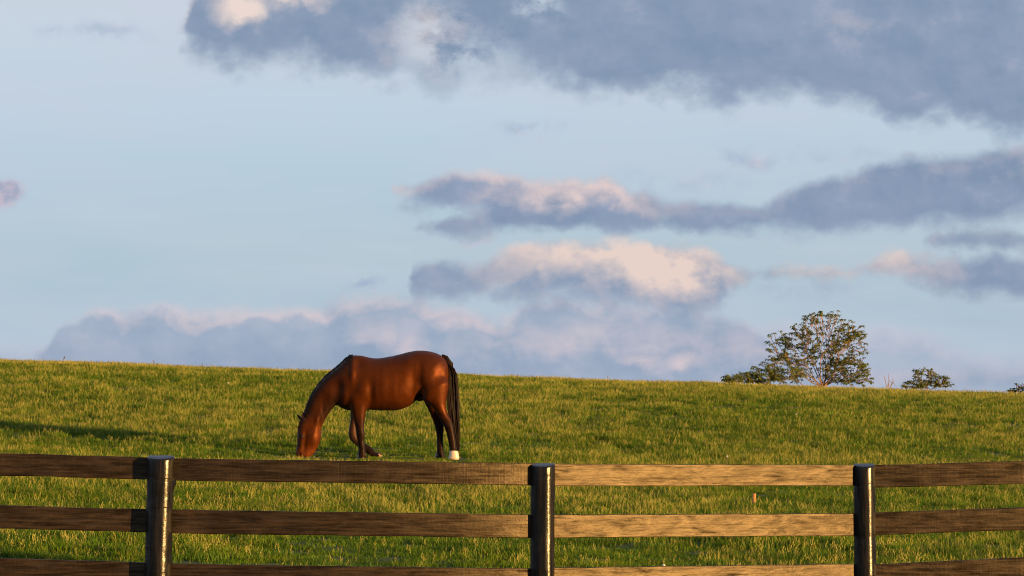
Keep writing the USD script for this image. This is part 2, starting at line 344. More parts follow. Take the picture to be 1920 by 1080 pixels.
grass.CreatePrototypesRel().SetTargets([Sdf.Path(p) for p in protos])
grass.CreateProtoIndicesAttr(Vt.IntArray.FromNumpy(K.astype(np.int32)))
grass.CreatePositionsAttr(Vt.Vec3fArray.FromNumpy(P.astype(np.float32)))
grass.CreateScalesAttr(Vt.Vec3fArray.FromNumpy(np.repeat(S[:, None], 3, 1).astype(np.float32)))
grass.CreateOrientationsAttr(Vt.QuathArray([Gf.Quath(float(math.cos(a)), 0.0, 0.0, float(math.sin(a))) for a in R]))


# ---------------------------------------------------------------- the fence
def board_material():
    g = Graph()
    u, v, _ = g.xyz(g.add('uvmap', 'UV', attribute='st'))
    grain = g.noise(g.vec(g.m('multiply', u, 3.0), g.m('multiply', v, 55.0), 0.0), 1.0, 5, 0.6, 0.6)
    coarse = g.noise(g.vec(g.m('multiply', u, 2.0), g.m('multiply', v, 16.0), 3.0), 1.0, 3, 0.55, 1.2)
    which = g.add('white_noise_texture', 'value', w=g.m('floor', g.m('divide', u, 7.3)), dimensions='1D')
    sawn = g.sm(which, .3, .75)
    saw = g.m('multiply', sawn, g.noise(g.vec(g.m('multiply', u, 48.0), g.m('multiply', v, 1.2), 7.0), 1.0, 4, 0.7))
    sawline = g.sm(g.noise(g.vec(g.m('multiply', u, 26.0), g.m('multiply', v, .4), 11.0), 1.0, 2, 0.5), .64, .72)
    sawline = g.m('multiply', sawline, sawn)
    pit = g.noise(g.vec(g.m('multiply', u, 45.0), g.m('multiply', v, 60.0), 1.0), 1.0, 3, 0.6)
    wear = g.noise(g.vec(g.m('multiply', u, 5.0), g.m('multiply', v, 17.0), 5.0), 1.0, 6, 0.7, 0.5)
    col = g.mix(g.sm(grain, .35, .7), (.0065, .0045, .003), (.018, .0105, .006))
    col = g.mix(g.sm(wear, .45, .75, 0, .7), col, (.024, .014, .0075))
    col = g.mix(g.m('multiply', sawline, .6), col, (.010, .007, .006))
    kn = g.add('voronoi_texture', 'distance', vector=g.vec(g.m('multiply', u, 1.3), g.m('multiply', v, 5.2), 2.0), scale=1.0, dimensions='2D', feature='f1', randomness=1.0)
    knot = g.sm(kn, .13, .05)
    col = g.mix(g.m('multiply', knot, .75), col, (.012, .008, .006))
    h = g.m('add', g.m('multiply', grain, .6), g.m('add', g.m('multiply', saw, .55), g.m('add', g.m('multiply', pit, .6), g.m('multiply', coarse, .9))))
    h = g.m('subtract', h, g.m('add', g.m('multiply', sawline, .2), g.m('multiply', knot, .5)))
    nb = g.add('bump', 'normal', height=h, strength=0.8, distance=0.004)
    rough = g.lin(grain, .3, .7, .42, .54)
    spec = g.m('add', g.lin(wear, .36, .60, .10, .34), g.lin(grain, .4, .62, -.05, .14))
    return g.make('stained_board', g.add('principled_bsdf', 'BSDF', base_color=col, roughness=rough, specular_ior_level=spec, specular_tint=(1.0, .82, .58), normal=nb))
M_board = board_material()

g = Graph()
pos = g.add('geometry', 'position')
streak = g.noise(g.map(pos, (60, 60, 5)), 1.0, 4, 0.6)
pit = g.noise(pos, 55.0, 4, 0.6)
ring = g.sm(g.noise(g.map(pos, (1.5, 1.5, 14)), 1.0, 2, 0.4), .60, .66)
col = g.mix(g.sm(streak, .4, .7), (.003, .003, .003), (.010, .008, .0065))
hh = g.m('subtract', g.m('add', g.m('multiply', streak, .8), g.m('multiply', pit, .8)), g.m('multiply', ring, .5))
M_post = g.make('black_painted_post', g.add('principled_bsdf', 'BSDF', base_color=col, roughness=g.lin(streak, .3, .7, .18, .30), specular_ior_level=.2,
                normal=g.add('bump', 'normal', height=hh, strength=.3, distance=.004)))

fence = thing('wooden_fence', 'dark stained post and rail fence with gleaming middle boards in front of the pasture', 'fence', (0, 20, 0))
ORG = np.array([0, 20.0, 0])
PD = {0: 19.95, 1: 19.86, 2: 20.0, 3: 21.2, 4: 21.45}                       # distance of each post
PX = {0: -420, 1: 303, 2: 1017.5, 3: 1619, 4: 2290}                          # and its pixel column
PXY = {k: np.array([(PX[k] - 960) / FOCAL * PD[k], PD[k]]) for k in PD}
PR = {0: .084, 1: .085, 2: .078, 3: .074, 4: .078}
TOPY = {0: 840, 1: 854.8, 2: 867.3, 3: 869.9, 4: 855}
for k in range(5):
    c, r = PXY[k], PR[k]
    zt = at(PX[k], TOPY[k], PD[k])[2]
    zb = float(ground(c[0], c[1])) - .25
    nz, na = 60, 28
    zz = np.concatenate([np.linspace(zb, zt - .012, nz), [zt - .004, zt]])
    prof = np.concatenate([np.full(nz, 1.0), [.975, .93]])
    ang = np.arange(na) * 2 * np.pi / na
    rr = r * prof[:, None] * (1 + 0 * ang)[None]
    Z = zz[:, None] + 0 * ang[None]
    X, Y = np.cos(ang)[None] + 0 * Z, np.sin(ang)[None] + 0 * Z
    rr = rr * (1 + .10 * (meshkit.fbm(np.stack([X * 1.1 + k * 9, Y * 1.1, Z * 1.6], -1), 3, 4) - .5) + .012 * np.sin(Z * 9 + k) * (np.abs(Z - zt) > .05))
    groove = sum(np.exp(-((Z - zt + q + .006 * np.sin(ang * 1.5 + k)[None]) / .0045) ** 2) for q in ((.25, .41, .62) if k == 1 else (.33, .72) if k == 2 else (.14, .19, .5)))
    rr -= .0035 * groove
    if k == 1: rr += .022 * np.exp(-((Z - zt + .17) / .03) ** 2) * np.exp(-((np.angle(np.exp(1j * (ang - .05)))) / .22) ** 2)[None]
    X, Y = X * rr, np.minimum(Y * rr, .12 * r)        # half-round: sawn flat behind
    lean = (Z - zt) * {0: 0, 1: .022, 2: .004, 3: -.004, 4: 0}[k]
    Z = Z + (Y * -math.tan(math.radians(-15.0)) - .006 * (k == 2)) * np.clip((Z - zt + .1) / .1, 0, 1)      # sawn off on a slant that faces the road
    v = np.stack([X + c[0] + lean, Y + c[1], Z], -1).reshape(-1, 3)
    n = len(zz)
    i = np.arange(n - 1)[:, None] * na; j = np.arange(na)[None]; j2 = (j + 1) % na
    f = np.stack([i + j, i + j2, i + na + j2, i + na + j], -1).reshape(-1, 4)
    f = np.vstack([f[:, [0, 1, 2]], f[:, [0, 2, 3]]])
    v = np.vstack([v, v[-na:].mean(0)[None]])
    f = np.vstack([f, np.stack([(n - 1) * na + j[0], (n - 1) * na + j2[0], np.full(na, len(v) - 1)], -1)])
    part(fence, 'post', (v - ORG, f), M_post, smooth=45)

# board tops and bottoms (photograph rows) where each panel starts and ends; slopes of the panel's plan at its ends
PANELS = [
    (0, 1, -420, 281, [(838, 881, 857.5, 899), (936, 980, 954.8, 998), (1035, 1079, 1054.5, 1097), (1134, 1178, 1153, 1196)], (-.05, -.05)),
    (1, 2, 328, 996, [(859.8, 901.5, 868.5, 910), (955.5, 1000.5, 965, 1008.5), (1057, 1100, 1066, 1108), (1157, 1200, 1164, 1207)], (-.08, .46)),
    (2, 3, 1038, 1594, [(869.5, 911.5, 872, 911), (965, 1008.5, 963, 1004.5), (1064.5, 1107, 1057.5, 1099), (1162, 1205, 1150, 1192)], (.50, .60)),
    (3, 4, 1640, 2300, [(872, 914.5, 853, 897), (961, 1003.5, 937.5, 980), (1058.5, 1101, 1026, 1068), (1152, 1195, 1118, 1160)], (.02, .20)),
]
for a, b, xa, xb, rails, (s0, s1) in PANELS:
    A2, B2 = PXY[a], PXY[b]
    L = B2[0] - A2[0]
    for ri, (t0, b0, t1, b1) in enumerate(rails):
        N = 64
        s = np.linspace(0.004, .996, N)
        base = (B2[1] - A2[1]) * s
        mean = (B2[1] - A2[1]) / L
        bow = L * ((s0 - mean) * s * (1 - s) ** 2 - (s1 - mean) * s ** 2 * (1 - s))
        X = A2[0] + L * s
        back = .12 * (PR[a] * (1 - s) + PR[b] * s)
        Y = A2[1] + base + bow
        q = FOCAL * X / Y + 960
        w = (q - xa) / (xb - xa)
        seed = a * 10 + ri
        wob = lambda k: (meshkit.fbm(np.stack([s * 14, 0 * s + seed * 3.1 + k, 0 * s], -1), 3, 6) - .5)
        zt = np.array([at(qq, t0 + (t1 - t0) * ww, yy)[2] for qq, ww, yy in zip(q, w, Y)]) + .006 * wob(1)
        zb = np.array([at(qq, b0 + (b1 - b0) * ww, yy)[2] for qq, ww, yy in zip(q, w, Y)]) + .006 * wob(2)
        tx = np.gradient(X); ty = np.gradient(Y); ln = np.hypot(tx, ty)
        nxv, nyv = ty / ln, -tx / ln                    # towards the road
        y0 = back + .001
        T, c = .026, .0035
        prof = [(0, c), (c, 0), (T - c, 0), (T, c), (T, 1), (T - c, 2), (c, 2), (0, 1)]   # depth behind the face, and which edge
        rows = []
        for dep, e in prof:
            if e == 0: zz = zt
            elif e == 2: zz = zb
            elif e == 1: zz = zb + c
            else: zz = zt - c
            off = y0 + dep + .002 * wob(3)
            rows.append(np.stack([X - nxv * off, Y - nyv * off, zz], -1))
        v = np.stack(rows, 1)
        m = len(prof)
        along = np.concatenate([[0], np.cumsum(np.hypot(np.diff(X), np.diff(Y)))]) + seed * 7.3
        uvs = np.stack([np.repeat(along[:, None], m, 1), v[..., 2] + seed * 1.7 + np.array([p[0] for p in prof])[None]], -1)
        i = np.arange(N - 1)[:, None] * m; j = np.arange(m)[None]; j2 = (j + 1) % m
        f = np.stack([i + j, i + m + j, i + m + j2, i + j2], -1).reshape(-1, 4)
        ends = [[0, k, k + 1] for k in range(1, m - 1)] + [[(N - 1) * m, (N - 1) * m + k + 1, (N - 1) * m + k] for k in range(1, m - 1)]
        f = np.vstack([f[:, [0, 1, 2]], f[:, [0, 2, 3]], ends])
        tm = trimesh.Trimesh(v.reshape(-1, 3) - ORG, f, process=False)
        if tm.volume < 0: f = f[:, ::-1]
        bd = part(fence, 'board', (v.reshape(-1, 3) - ORG, f), M_board, uv=uvs.reshape(-1, 2))
        if a == 2: tag(bd, 'board gleaming golden in the low sun, right of the middle post')


# ---------------------------------------------------------------- the horse
# Outlines are in units of 1/538 m, measured on the animal: a to the tail, b downwards.
U = 538.0
GB = 1013.0

def closed(pts, n=400):
    p = np.array(pts + [pts[0]], float)
    t = np.concatenate([[0], np.cumsum(np.hypot(*np.diff(p, axis=0).T) ** .5)])
    return CubicSpline(t, p, bc_type='periodic')(np.linspace(0, t[-1], n))

def inside_distance(pts, smooth=2.0):
    """Signed distance (inside positive) to an outline on a 2-unit raster."""
    from PIL import Image, ImageDraw
    im = Image.new('L', (860, 640), 0)
    ImageDraw.Draw(im).polygon([tuple((q + [100, 100]) / 2) for q in closed(pts)], fill=1)
    on = np.asarray(im) > 0
    d = (ndimage.distance_transform_edt(on) - ndimage.distance_transform_edt(~on)) * 2.0
    return ndimage.gaussian_filter(d, smooth)

def look(field, a, b): return ndimage.map_coordinates(field, [(b + 100) / 2, (a + 100) / 2], order=1, mode='nearest')

BODY = [(215, 655), (232, 620), (252, 570), (280, 500), (315, 435), (360, 372), (420, 308), (480, 260), (540, 208), (580, 168), (612, 147), (650, 140), (700, 142), (740, 149), (790, 160), (830, 165), (880, 162), (940, 152), (1000, 140), (1060, 124), (1120, 109), (1180, 101), (1250, 102), (1310, 112), (1360, 130), (1400, 154), (1428, 190), (1444, 240), (1449, 300), (1444, 370), (1430, 440), (1400, 500),
        (1350, 525), (1290, 510), (1235, 480), (1200, 482), (1170, 518), (1130, 555), (1080, 582), (1030, 598), (970, 604), (900, 603), (830, 600), (760, 598), (700, 605), (650, 606), (600, 602), (560, 590), (525, 572), (502, 558), (478, 576), (455, 604), (430, 640), (405, 680), (388, 715), (377, 745),
        (371, 770), (371, 805), (368, 842), (361, 874), (347, 908), (325, 945), (303, 975), (283, 997), (260, 1008), (225, 1012), (190, 1008), (169, 992), (163, 965), (166, 920), (171, 870), (172, 820), (175, 770), (183, 730), (195, 695), (205, 670)]
CTRL = np.array([(230, 700, 46, 55), (290, 830, 50, 70), (240, 850, 54, 60), (225, 965, 38, 45), (300, 960, 34, 40), (335, 750, 48, 60), (350, 550, 55, 75), (270, 620, 46, 60), (480, 430, 78, 120), (420, 560, 62, 90), (620, 380, 122, 160), (560, 520, 110, 130), (900, 400, 166, 205), (760, 430, 150, 190), (1150, 330, 156, 190), (1320, 300, 150, 170), (1430, 300, 120, 120), (640, 170, 100, 160), (1180, 130, 140, 170), (900, 580, 160, 200), (1380, 480, 120, 120)], float)
BUMPS = [(705, 445, 80, 95, 12), (795, 470, 30, 85, -15), (640, 300, 30, 90, 10), (520, 400, 44, 90, -7), (575, 470, 40, 60, 12), (1165, 350, 55, 95, -26), (1110, 190, 40, 28, 8), (1290, 400, 70, 90, 14), (1395, 400, 22, 90, -10), (1180, 430, 30, 40, 14), (690, 200, 40, 50, -12), (302, 822, 42, 58, 15), (362, 730, 14, 60, -16), (345, 690, 20, 40, 7), (255, 900, 16, 60, 6), (245, 840, 16, 50, -6), (240, 905, 26, 40, -8), (193, 972, 11, 12, -9), (205, 880, 14, 40, 5), (214, 800, 18, 12, 6), (250, 985, 30, 14, 4),
         (900, 480, 150, 60, 6), (860, 400, 14, 130, -1.4), (905, 400, 14, 130, 1.4), (950, 400, 14, 130, -1.4), (995, 410, 14, 120, 1.4), (640, 250, 24, 110, 7), (1210, 300, 26, 120, -7), (1340, 480, 30, 60, 8), (1265, 455, 45, 60, 12), (1420, 330, 20, 90, 6), (1060, 540, 90, 30, 8), (460, 520, 30, 60, 8), (390, 600, 16, 60, -7)]
LEGS = {
    'near_fore': ([(622, 470), (618, 540), (630, 600), (644, 660), (659, 720), (670, 768), (674, 810), (681, 850), (689, 900), (693, 938), (688, 968), (681, 1000), (678, 1020), (758, 1020), (755, 990), (750, 952), (745, 908), (739, 868), (742, 830), (743, 800), (738, 765), (738, 720), (743, 670), (753, 610), (768, 555), (775, 480), (700, 440)],
                  -76, [(450, 62, 75), (560, 52, 66), (640, 42, 48), (740, 32, 36), (795, 34, 36), (860, 24, 29), (910, 24, 28), (945, 30, 30), (975, 30, 30), (1010, 38, 38)]),
    'far_fore': ([(640, 500), (616, 570), (617, 630), (615, 690), (606, 748), (602, 800), (612, 842), (640, 876), (682, 908), (722, 935), (756, 968), (788, 990), (816, 1004), (842, 1018), (884, 1016), (884, 985), (862, 958), (834, 958), (812, 934), (782, 906), (745, 884), (708, 862), (682, 832), (670, 796), (666, 750), (672, 700), (690, 640), (710, 570), (710, 500)],
                 70, [(450, 60, 70), (560, 50, 60), (640, 40, 44), (740, 32, 34), (810, 34, 36), (870, 25, 28), (930, 26, 28), (960, 30, 28), (1010, 34, 30)]),
    'near_hind': ([(1240, 400), (1228, 470), (1240, 525), (1285, 556), (1330, 604), (1374, 678), (1409, 738), (1431, 800), (1446, 868), (1455, 925), (1456, 955), (1453, 985), (1450, 1022), (1530, 1022), (1534, 985), (1527, 952), (1513, 925), (1508, 888), (1500, 830), (1492, 770), (1484, 722), (1470, 682), (1448, 645), (1432, 605), (1424, 560), (1430, 500), (1442, 430), (1440, 360), (1340, 320)],
                  -82, [(330, 80, 110), (450, 74, 100), (530, 62, 80), (600, 48, 55), (690, 32, 40), (740, 34, 40), (800, 26, 32), (880, 23, 28), (930, 27, 30), (960, 32, 32), (1010, 40, 40)]),
    'far_hind': ([(1240, 420), (1234, 490), (1246, 545), (1278, 608), (1303, 665), (1324, 720), (1339, 775), (1345, 830), (1347, 900), (1346, 945), (1337, 985), (1327, 1020), (1408, 1020), (1411, 985), (1403, 942), (1398, 880), (1400, 800), (1404, 745), (1402, 690), (1396, 630), (1404, 560), (1420, 480), (1400, 400), (1320, 360)],
                 82, [(330, 80, 110), (450, 72, 95), (530, 58, 70), (600, 46, 50), (690, 32, 38), (740, 34, 36), (800, 26, 30), (880, 23, 27), (930, 27, 30), (960, 30, 32), (1010, 38, 38)]),
}

def horse_fields(a, b, y):
    """Distances (units, inside negative) of trunk with head and of every leg at the points."""
    out = []
    f2 = look(HB, a, b)
    w = 1.0 / (((a[..., None] - CTRL[:, 0]) ** 2 + (b[..., None] - CTRL[:, 1]) ** 2) + 5000) ** 1.7
    w /= w.sum(-1, keepdims=True)
    W, R = (w * CTRL[:, 2]).sum(-1), (w * CTRL[:, 3]).sum(-1)
    for ca, cb, sa, sb, h in BUMPS: W = W + h * np.exp(-((a - ca) / sa) ** 2 - ((b - cb) / sb) ** 2)
    return f2, W, R

def body_field(f2, W, R, y):
    return (np.sqrt(np.maximum(1 - f2 / R, 0) ** 2 + (y / W) ** 2) - 1) * np.minimum(R, W)

def smin(p, q, k):
    h = np.clip(.5 + .5 * (q - p) / k, 0, 1)
    return q * (1 - h) + p * h - k * h * (1 - h)

def cone(a, b, y, p, q, rp, rq, fy=1.0):
    p, q = np.array(p, float), np.array(q, float)
    ab = q - p
    t = np.clip(((a - p[0]) * ab[0] + (b - p[1]) * ab[1] + (y - p[2]) * ab[2]) / (ab @ ab), 0, 1)
    return np.sqrt((a - p[0] - ab[0] * t) ** 2 + (b - p[1] - ab[1] * t) ** 2 + ((y - p[2] - ab[2] * t) * fy) ** 2) - (rp + (rq - rp) * t)

HB = inside_distance(BODY)
step = 6.5
A_ = np.arange(135, 1570, step); B_ = np.arange(75, 1040, step); Y_ = np.arange(-215, 216, step)
ga, gb = np.meshgrid(A_, B_, indexing='ij')
f2, W2, R2 = horse_fields(ga, gb, None)
ga3, gb3, gy3 = ga[..., None], gb[..., None], Y_[None, None]
field = body_field(f2[..., None], W2[..., None], R2[..., None], gy3)
for name, (outline, yc, wr) in LEGS.items():
    lf = inside_distance(outline, 1.5)
    d2 = look(lf, ga, gb)
    wr = np.array(wr, float)
    W, R = np.interp(gb, wr[:, 0], wr[:, 1]), np.interp(gb, wr[:, 0], wr[:, 2])
    yoff = yc * np.interp(gb, [450, 650, 1000], [1.0, .95, .88])
    leg = (np.sqrt(np.maximum(1 - d2 / R, 0)[..., None] ** 2 + ((gy3 - yoff[..., None]) / W[..., None]) ** 2) - 1) * np.minimum(R, W)[..., None]
    field = smin(field, leg, 26.0)
field = smin(field, cone(ga3, gb3, gy3, (1195, 500, 0), (1235, 500, 0), 26, 20), 14)          # sheath
for s, tip, root in ((-1, (206, 636, -30), (236, 692, -26)), (1, (163, 632, 34), (210, 690, 24))):
    field = np.minimum(field, cone(ga3, gb3, gy3, root, tip, 18, 5, .9))
for s in (-1, 1): field = smin(field, cone(ga3, gb3, gy3, (214, 806, 40 * s), (222, 818, 40 * s), 14, 13), 8)   # brow over the eye

def surface_net(F):
    """Naive surface nets: one vertex per cell the surface crosses."""
    s = F < 0
    n = np.array(F.shape) - 1
    acc, cnt = np.zeros((*n, 3)), np.zeros(n)
    cor = [(i, j, k) for i in (0, 1) for j in (0, 1) for k in (0, 1)]
    sl = lambda c: tuple(slice(c[q], c[q] + n[q]) for q in range(3))
    for c0 in cor:
        for ax in range(3):
            if c0[ax]: continue
            c1 = list(c0); c1[ax] = 1
            f0, f1 = F[sl(c0)], F[sl(c1)]
            x = (f0 < 0) != (f1 < 0)
            t = np.where(x, f0 / np.where(x, f0 - f1, 1), 0)
            for q in range(3): acc[..., q] += np.where(x, c0[q] + (t if q == ax else 0), 0)
            cnt += x
    has = cnt > 0
    idx = -np.ones(n, int); idx[has] = np.arange(has.sum())
    v = acc[has] / cnt[has][:, None] + np.argwhere(has)
    quads = []
    for ax in range(3):
        o = [q for q in range(3) if q != ax]
        lo = [slice(1, -1)] * 3; lo[ax] = slice(0, -1)
        hi = [slice(1, -1)] * 3; hi[ax] = slice(1, None)
        cr = s[tuple(lo)] != s[tuple(hi)]
        p = np.argwhere(cr); p[:, o[0]] += 1; p[:, o[1]] += 1
        sign = s[tuple(p.T)]
        def cell(da, db):
            c = p.copy(); c[:, o[0]] -= da; c[:, o[1]] -= db
            return idx[tuple(c.T)]
        q4 = np.stack([cell(1, 1), cell(0, 1), cell(0, 0), cell(1, 0)], 1)
        flip = sign if ax != 1 else ~sign
        q4[~flip] = q4[~flip][:, ::-1]
        quads.append(q4)
    return v, np.vstack(quads)

hv, hq = surface_net(field)
hv = hv * step + [A_[0], B_[0], Y_[0]]
hf = np.vstack([hq[:, [0, 1, 2]], hq[:, [0, 2, 3]]])
lap = trimesh.Trimesh(hv, hf, process=False)
trimesh.smoothing.filter_taubin(lap, iterations=8)
hv = np.array(lap.vertices)

HD, HX = 49.0, 900.0
horse_at = at(720, 864, HD)
hx0 = (520 + HX / 4.5 - 960) / FOCAL * HD
hz0 = at(720, 640 + GB / 4.5, HD)[2] + .035
def to_m(p):
    p = np.asarray(p, float)
    return np.stack([(p[..., 0] - HX) / U, p[..., 2] / U, (GB - p[..., 1]) / U], -1)

def coat(v):
    a, b, y = v.T
    nz = meshkit.fbm(np.stack([a / 40, b / 40, y / 40], -1), 3, 3) - .5
    nf = meshkit.fbm(np.stack([a / 9, b / 22, y / 9], -1), 3, 9) - .5
    col = np.tile(np.array([.036, .0088, .0016]), (len(v), 1))
    def blend(mask, c):
        nonlocal col
        mask = np.clip(mask, 0, 1)[:, None]
        col = col * (1 - mask) + np.array(c) * mask
    ss = lambda x, lo, hi: (lambda t: t * t * (3 - 2 * t))(np.clip((x - lo) / (hi - lo), 0, 1))
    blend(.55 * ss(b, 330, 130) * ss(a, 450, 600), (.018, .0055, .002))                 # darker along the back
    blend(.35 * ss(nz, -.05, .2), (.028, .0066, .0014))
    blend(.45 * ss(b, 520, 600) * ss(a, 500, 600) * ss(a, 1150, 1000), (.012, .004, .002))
    fore = (a > 560) & (a < 900)
    hind = (a > 1180)
    legb = b + 90 * nz
    blend(ss(legb, 600, 790) * fore * .95, (.0055, .0032, .0026))
    blend(ss(legb, 560, 740) * hind * .95, (.0055, .0032, .0026))
    blend(ss(legb, 575, 650) * ((a > 560) & (a < 720) & (y > 15)) * .7, (.03, .014, .009))
    blend(.75 * ss(np.hypot((a - 1215) / 50, (b - 505) / 40), 1.0, .6), (.02, .012, .010))
    crest = HBd(a, b)
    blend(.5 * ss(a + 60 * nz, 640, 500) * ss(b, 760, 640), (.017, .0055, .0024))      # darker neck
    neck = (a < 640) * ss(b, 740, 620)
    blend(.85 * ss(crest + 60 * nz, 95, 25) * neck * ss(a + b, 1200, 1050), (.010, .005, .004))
    head = (a < 400) & (b > 650)
    blend(.75 * ss(a + 30 * nz, 235, 185) * head, (.018, .007, .004))
    blend(.5 * ss(b, 880, 960) * head, (.085, .022, .006))
    blend(.8 * ss(b + 20 * nz, 985, 1005) * head, (.035, .02, .016))
    blend(.85 * ss(np.hypot((a - 195) / 13, (b - 970) / 13), 1.0, .5) * head, (.012, .008, .007))
    blend(.6 * ss(np.hypot((a - 219) / 30, (b - 822) / 22), 1.0, .5) * head, (.02, .01, .008))
    blend(.45 * ss(np.hypot((a - 318) / 46, (b - 800) / 80), 1.15, 1.35) * ss(a, 300, 350) * ss(b, 900, 860) * ss(b, 690, 740) * (a < 400), (.018, .006, .003))  # crease shade behind the jaw, put into the coat colour to define it
    ear = (b < 690) & (a < 245)
    blend(.8 * ear, (.022, .010, .008))
    blend(ss(b + 16 * nz, 940, 950) * (a > 1440), (.40, .31, .24))                      # white sock
    return col * (1 + 0.5 * nf[:, None])
def HBd(a, b): return look(HB, a, b)
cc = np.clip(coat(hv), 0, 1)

g = Graph()
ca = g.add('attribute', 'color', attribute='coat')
oc = g.add('texture_coordinate', 'object')
hair = g.noise(g.map(oc, (60, 200, 25)), 1.0, 4, .6)
soft = g.noise(oc, 7.0, 3, .5)
col = g.mix(g.lin(hair, .3, .7, .0, .35), ca, g.mix(.5, ca, (0, 0, 0)))
M_coat = g.make('bay_coat', g.add('principled_bsdf', 'BSDF', base_color=col, roughness=g.lin(soft, .3, .7, .42, .54), specular_ior_level=.36, specular_tint=g.mix(1.0, g.mix(1.0, ca, (15, 15, 15), 'multiply'), (.10, .08, .07), 'add'), sheen_roughness=.4, sheen_tint=(1, .55, .3),
                normal=g.add('bump', 'normal', height=hair, strength=.18, distance=.01)))
g = Graph()
oi = g.noise(g.map(g.add('texture_coordinate', 'object'), (40, 40, 4)), 1.0, 3, .6)
M_hair = g.make('black_hair', g.add('principled_bsdf', 'BSDF', base_color=g.mix(oi, (.0025, .002, .0018), (.012, .0045, .0025)), roughness=.5, specular_ior_level=.1))
g = Graph()
oi = g.noise(g.map(g.add('texture_coordinate', 'object'), (10, 10, 60)), 1.0, 3, .6)
M_hoof_pale = g.make('pale_hoof', g.add('principled_bsdf', 'BSDF', base_color=g.mix(oi, (.17, .095, .055), (.28, .17, .10)), roughness=.5))
g = Graph()
oi = g.noise(g.map(g.add('texture_coordinate', 'object'), (10, 10, 60)), 1.0, 3, .6)
M_hoof_dark = g.make('dark_hoof', g.add('principled_bsdf', 'BSDF', base_color=g.mix(oi, (.03, .022, .018), (.075, .055, .042)), roughness=.5))
M_eye = usdkit.material(stage, LOOKS + 'eye', {'p': ('principled_bsdf', {'base_color': (.008, .005, .004), 'roughness': .3})}, [], surface='p.BSDF')

horse = thing('horse', 'bay horse with black mane, tail and one white sock grazing behind the fence', 'horse', (hx0, HD, hz0))
tm = trimesh.Trimesh(to_m(hv), hf, process=False)
if tm.volume < 0: hf = hf[:, ::-1]
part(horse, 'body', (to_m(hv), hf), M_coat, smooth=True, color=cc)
for s in (-1, 1):
    e = trimesh.creation.icosphere(2, 1.0); e.apply_scale([.017, .012, .019]); e.apply_translation(to_m(np.array([216, 823, s * 50.0])))
    part(horse, 'eye', e, M_eye, smooth=True)
def hoof(a0, a1, yc, mat, tilt=0.0, btop=972):
    n = 20; w = np.arange(n) * 2 * np.pi / n
    c, h = (a0 + a1) / 2, (a1 - a0) / 2
    rows = []
    for t in (0, .08, .5, .92, 1.0):
        b = btop + (1020 - btop) * t
        k = (.82 + .2 * t) * (1 if 0 < t < 1 else .96)
        sh = -6 * t
        rows.append(np.stack([c + sh + h * k * np.cos(w), 0 * w + b, yc + 36 * k * np.sin(w)], -1))
    rows = [np.tile(rows[0].mean(0), (n, 1))] + rows + [np.tile(rows[-1].mean(0), (n, 1))]
    v = np.array(rows)
    if tilt:
        ct, st = math.cos(tilt), math.sin(tilt)
        o = np.array([c, 990.0, yc]); d = v - o
        v = o + np.stack([d[..., 0] * ct - d[..., 1] * st, d[..., 0] * st + d[..., 1] * ct, d[..., 2]], -1)
    v = v.reshape(-1, 3)
    i = np.arange(len(rows) - 1)[:, None] * n; j = np.arange(n)[None]; j2 = (j + 1) % n
    f = np.stack([i + j, i + j2, i + n + j2, i + n + j], -1).reshape(-1, 4)
    f = np.vstack([f[:, [0, 1, 2]], f[:, [0, 2, 3]]])
    part(horse, 'hoof', (to_m(v), f[:, ::-1]), mat, smooth=40)
hoof(676, 760, -67, M_hoof_dark)
hoof(836, 890, 62, M_hoof_pale, -.75, 968)
hoof(1456, 1534, -72, M_hoof_pale, 0, 992)
hoof(1326, 1412, 72, M_hoof_dark)

def strand(points, r0, r1, n=9, wob=4.0, r=None, sides=4):
    pts = np.array(points, float)
    t = np.linspace(0, 1, len(pts)); s = np.linspace(0, 1, n)
    p = np.stack([PchipInterpolator(t, pts[:, q])(s) for q in range(3)], 1)
    p += r.normal(0, wob, 3) * np.sin(s * np.pi * r.uniform(.7, 1.6))[:, None]
    return tube(p, np.interp(s, [0, .6, 1], [r0, r0, r1]), sides)
hr = np.random.default_rng(5)
tail = [tube([(1385, 142, 0), (1420, 160, 0), (1455, 215, 0), (1473, 300, 0), (1480, 400, 0), (1484, 520, 0)], [16, 24, 30, 30, 26, 14], 12)]
for i in range(620):
    t = hr.uniform(); e = 1 - abs(hr.normal(0, .45)); y = hr.uniform(-1, 1)
    out_ = hr.uniform()
    st = (np.interp(t, [0, 1], [1390, 1462]), np.interp(t, [0, 1], [146, 250]) + hr.uniform(-4, 8), 20 * y)
    lo = 950 - 330 * hr.uniform() ** 2.2
    L1, R1 = 1450, 1512
    mid1 = (np.interp(out_, [0, 1], [1440, 1508]), 300, 34 * y)
    mid2 = (np.interp(out_, [0, 1], [1434, 1524]), 460, 38 * y)
    mid3 = (np.interp(out_, [0, 1], [1446, 1533]), 640, 36 * y)
    mid4 = (np.interp(out_, [0, 1], [1478, 1538]), 800, 28 * y)
    end = (np.interp(out_, [0, 1], [1502, 1537]) + hr.normal(0, 5), 940, 14 * y)
    chain = [st, mid1, mid2, mid3, mid4, end]
    cut = lo
    pts = [p for p in chain if p[1] <= cut]
    if len(pts) < 3: continue
    tail.append(strand(pts, 3.8, .7, 10, 4, hr))
v, f = join(tail)
part(horse, 'tail', (to_m(v), f), M_hair, smooth=True)
mane = []
CREST = np.array([(216, 662), (232, 620), (252, 570), (280, 500), (315, 435), (360, 372), (420, 307), (480, 259), (540, 207), (580, 167), (612, 147), (640, 140)], float)
tc = np.concatenate([[0], np.cumsum(np.hypot(*np.diff(CREST, axis=0).T))]); tc /= tc[-1]
